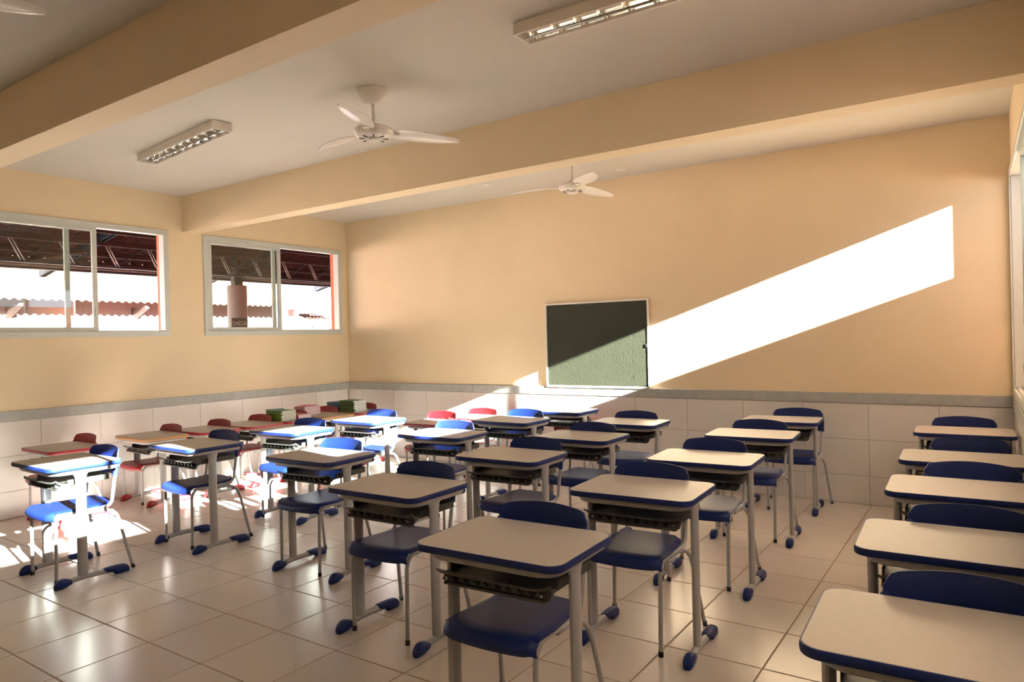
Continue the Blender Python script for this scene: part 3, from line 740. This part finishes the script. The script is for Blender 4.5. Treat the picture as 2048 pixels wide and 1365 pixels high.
for x in (-4.75, -4.25, -3.75, -3.25, -2.75):
    part('purlin', MB().box(x - 0.03 + 3, x + 0.03 + 3, -8.5, 7.5, pz(x) - 0.09 - 2.8, pz(x) - 0.01 - 2.8), 'redwood', pr)
part('gutter_edge', MB().box(-4.95 + 3, -4.92 + 3, -8.6, 7.6, -0.005, 0.020), 'palesteel', pr)
part('edge_beam', MB().box(-5.03 + 3, -4.95 + 3, -8.6, 7.6, -0.045, 0.14), 'darksteel', pr)
for k, y in enumerate((-4.3, -1.42, 1.49, 4.30, 7.1)):
    m = MB(); xa, xb = -5.72, -0.6
    sl = 0.20; za = 2.74; zb2 = 2.74 + sl * (xb - xa)
    for s in (-0.035, 0.035):
        m.add([(xa + 3, y - 2 + s - 0.01, za - 2.8 - 0.03), (xb + 3, y - 2 + s - 0.01, zb2 - 2.8 - 0.08), (xb + 3, y - 2 + s - 0.01, zb2 - 2.8 + 0.08), (xa + 3, y - 2 + s - 0.01, za - 2.8 + 0.09),
               (xa + 3, y - 2 + s + 0.01, za - 2.8 - 0.03), (xb + 3, y - 2 + s + 0.01, zb2 - 2.8 - 0.08), (xb + 3, y - 2 + s + 0.01, zb2 - 2.8 + 0.08), (xa + 3, y - 2 + s + 0.01, za - 2.8 + 0.09)],
              [(0, 1, 2, 3), (4, 7, 6, 5), (0, 4, 5, 1), (1, 5, 6, 2), (2, 6, 7, 3), (3, 7, 4, 0)])
    m.box(xa + 3, xa + 3.02, y - 2 - 0.045, y - 2 + 0.045, za - 2.83, za - 2.71)
    part('rafter', m, 'darksteel', pr)
tr = thing('roof_truss', 'lattice truss of paired thin bars under the patio roof edge', 'truss', (-4.1, 2, 2.75))
part('bottom_chord', MB().box(-0.03, 0.03, -8.5, 7.5, 0.0, 0.04), 'darksteel', tr)
part('top_chord', MB().box(-0.03, 0.03, -8.5, 7.5, 0.34, 0.38), 'darksteel', tr)
for k in range(22):
    y = -5.80 + 0.655 * k - 2
    for s in (0, 0.045):
        part('web_bar', MB().tube([(0.04, y + s, 0.37), (0.04, y + s + 0.17, 0.03)], 0.008, n=6), 'palesteel', tr)
    part('web_bar', MB().tube([(-0.02, y + 0.18, 0.03), (-0.02, y + 0.65, 0.37)], 0.014, n=6), 'darksteel', tr)
for k, (y, lab) in enumerate(((1.49, 'round pale pillar with steel post on top, seen through the far left window'), (7.35, 'round pale pillar further along the patio, hidden by the wall'), (-4.35, 'round pale pillar of the patio left of the windows'))):
    p = thing('patio_pillar', lab, 'pillar', (-4.66, y, -0.12), 0, 'patio pillars')
    part('shaft', MB().lathe([(0.18, 0), (0.18, 2.74), (0.172, 2.76)], 28), 'palewall', p, True)
    part('steel_post', MB().box(-0.07, 0.07, -0.085, 0.085, 2.76, 3.10), 'darksteel', p)
    for s in (-1, 1):
        part('bracket', MB().tube([(0.0, s * 0.05, 2.86), (0.55, s * 0.42, 3.22)], 0.035, 0.05, n=8), 'darksteel', p)
sg = thing('exit_sign', 'grey exit sign with white letters beside the round pillar', 'sign', (-4.30, 1.28, 1.82))
part('sign_board', MB().box(-0.006, 0.006, -0.165, 0.165, -0.005, 0.185, 0.002), 'sign', sg)
part('sign_post', MB().tube([(-0.02, 0, -1.88), (-0.02, 0, 0.15)], 0.015, n=8), 'darksteel', sg)
tx = bpy.data.curves.new('lettering', 'FONT'); tx.body = 'SAÍDA'; tx.size = 0.115; tx.align_x = 'CENTER'; tx.extrude = 0.001; tx.space_character = 0.95
tob = bpy.data.objects.new('lettering_curve', tx); C.objects.link(tob)
bpy.context.view_layer.update()
tme = bpy.data.meshes.new_from_object(tob.evaluated_get(bpy.context.evaluated_depsgraph_get()))
bpy.data.objects.remove(tob)
tme.materials.clear(); tme.materials.append(M['signtxt'])
link('lettering', tme, sg, (0.008, 0, 0.045), (PI / 2, 0, PI / 2))

hs_ = thing('house', 'long pale house with sunlit tiled roof across the yard', 'building', (-9.8, 0, -0.12))
part('wall', MB().box(-5.0, 0.0, -14, 6.2, 0, 2.80), 'palewall', hs_)
cm2 = tile_column_mesh(0.17, 5.6, 10, 0.30, amp=0.022)
for k in range(118):
    y = -13.2 + 0.17 * k
    link('roof_tile_column', cm2, hs_, (0.8, y, 2.655), (0, 0, PI)) if False else link('roof_tile_column', cm2, hs_, (0.82, y, 2.655), (0, 0, PI))
for y in (-3.06, -0.44, 2.18, 4.8):
    part('eave_bracket', MB().add([(0, y - 0.05, 2.30), (0, y - 0.05, 2.58), (0.62, y - 0.05, 2.60), (0.62, y - 0.05, 2.54), (0, y + 0.05, 2.30), (0, y + 0.05, 2.58), (0.62, y + 0.05, 2.60), (0.62, y + 0.05, 2.54)],
                                  [(0, 3, 2, 1), (4, 5, 6, 7), (0, 4, 7, 3), (0, 1, 5, 4), (1, 2, 6, 5), (2, 3, 7, 6)]), 'redwood', hs_)
part('gable_trim', MB().box(0.55, 0.80, 6.25, 6.42, 2.42, 2.60), 'redwood', hs_)

cp = thing('entrance_canopy', 'small tiled canopy roofs on a white post beyond the end of the house', 'canopy', (-14, 11.2, -0.12))
cm3 = tile_column_mesh(0.17, 1.4, 3, 0.28, amp=0.022)
for k in range(10): link('roof_tile_column', cm3, cp, (0.3, -0.95 + 0.17 * k, 2.80), (0, 0, PI))
for k in range(9): link('roof_tile_column', cm3, cp, (0.6, -0.15 + 0.17 * k, 2.36), (0, 0, PI))
part('post', MB().lathe([(0.16, 0), (0.16, 2.30)], 20, 0.3, 0.55), 'white', cp, True)
for z in (2.66, 2.76): part('beam', MB().box(0.25, 0.33, -0.5, 1.2, z, z + 0.03), 'redwood', cp)
for k in range(6):
    part('brace', MB().tube([(0.29, -0.45 + 0.28 * k, 2.67), (0.29, -0.45 + 0.28 * k + (0.14 if k % 2 else -0.1), 2.78)], 0.018, n=6), 'redwood', cp)
part('beam', MB().box(0.5, 0.6, -0.6, 1.3, 2.16, 2.24), 'redwood', cp)
part('beam', MB().box(0.3, 0.4, -3.2, 1.4, 2.00, 2.10), 'palesteel', cp)
part('beam', MB().box(0.3, 0.4, -3.2, 1.4, 1.86, 1.90), 'redwood', cp)

nb = thing('added_wing', 'unseen school wing behind the back wall, added to shade the patio, orange outside', 'building', (3.8, 6.0, -0.12))  # out of view, added to block the sun from the patio pillar
part('wall', MB().box(-3.97, 3.8, -5.84, 9, 0, 4.17), 'orange', nb)
part('parapet', MB().box(-4.0, 3.83, -5.84, 9, 4.17, 4.27), 'wgrout', nb)

# outside, right: unseen wall, added to cut the low sun
bw = struct('sun_cut_wall', MB().box(8.35, 8.50, -12, 4, -0.2, 2.36), 'palewall')
struct('sky_shade_eave', MB().box(7.72, 8.95, -12, 6, 3.20, 3.34), 'ceil')   # unseen eave, added to hold sky light off the right windows
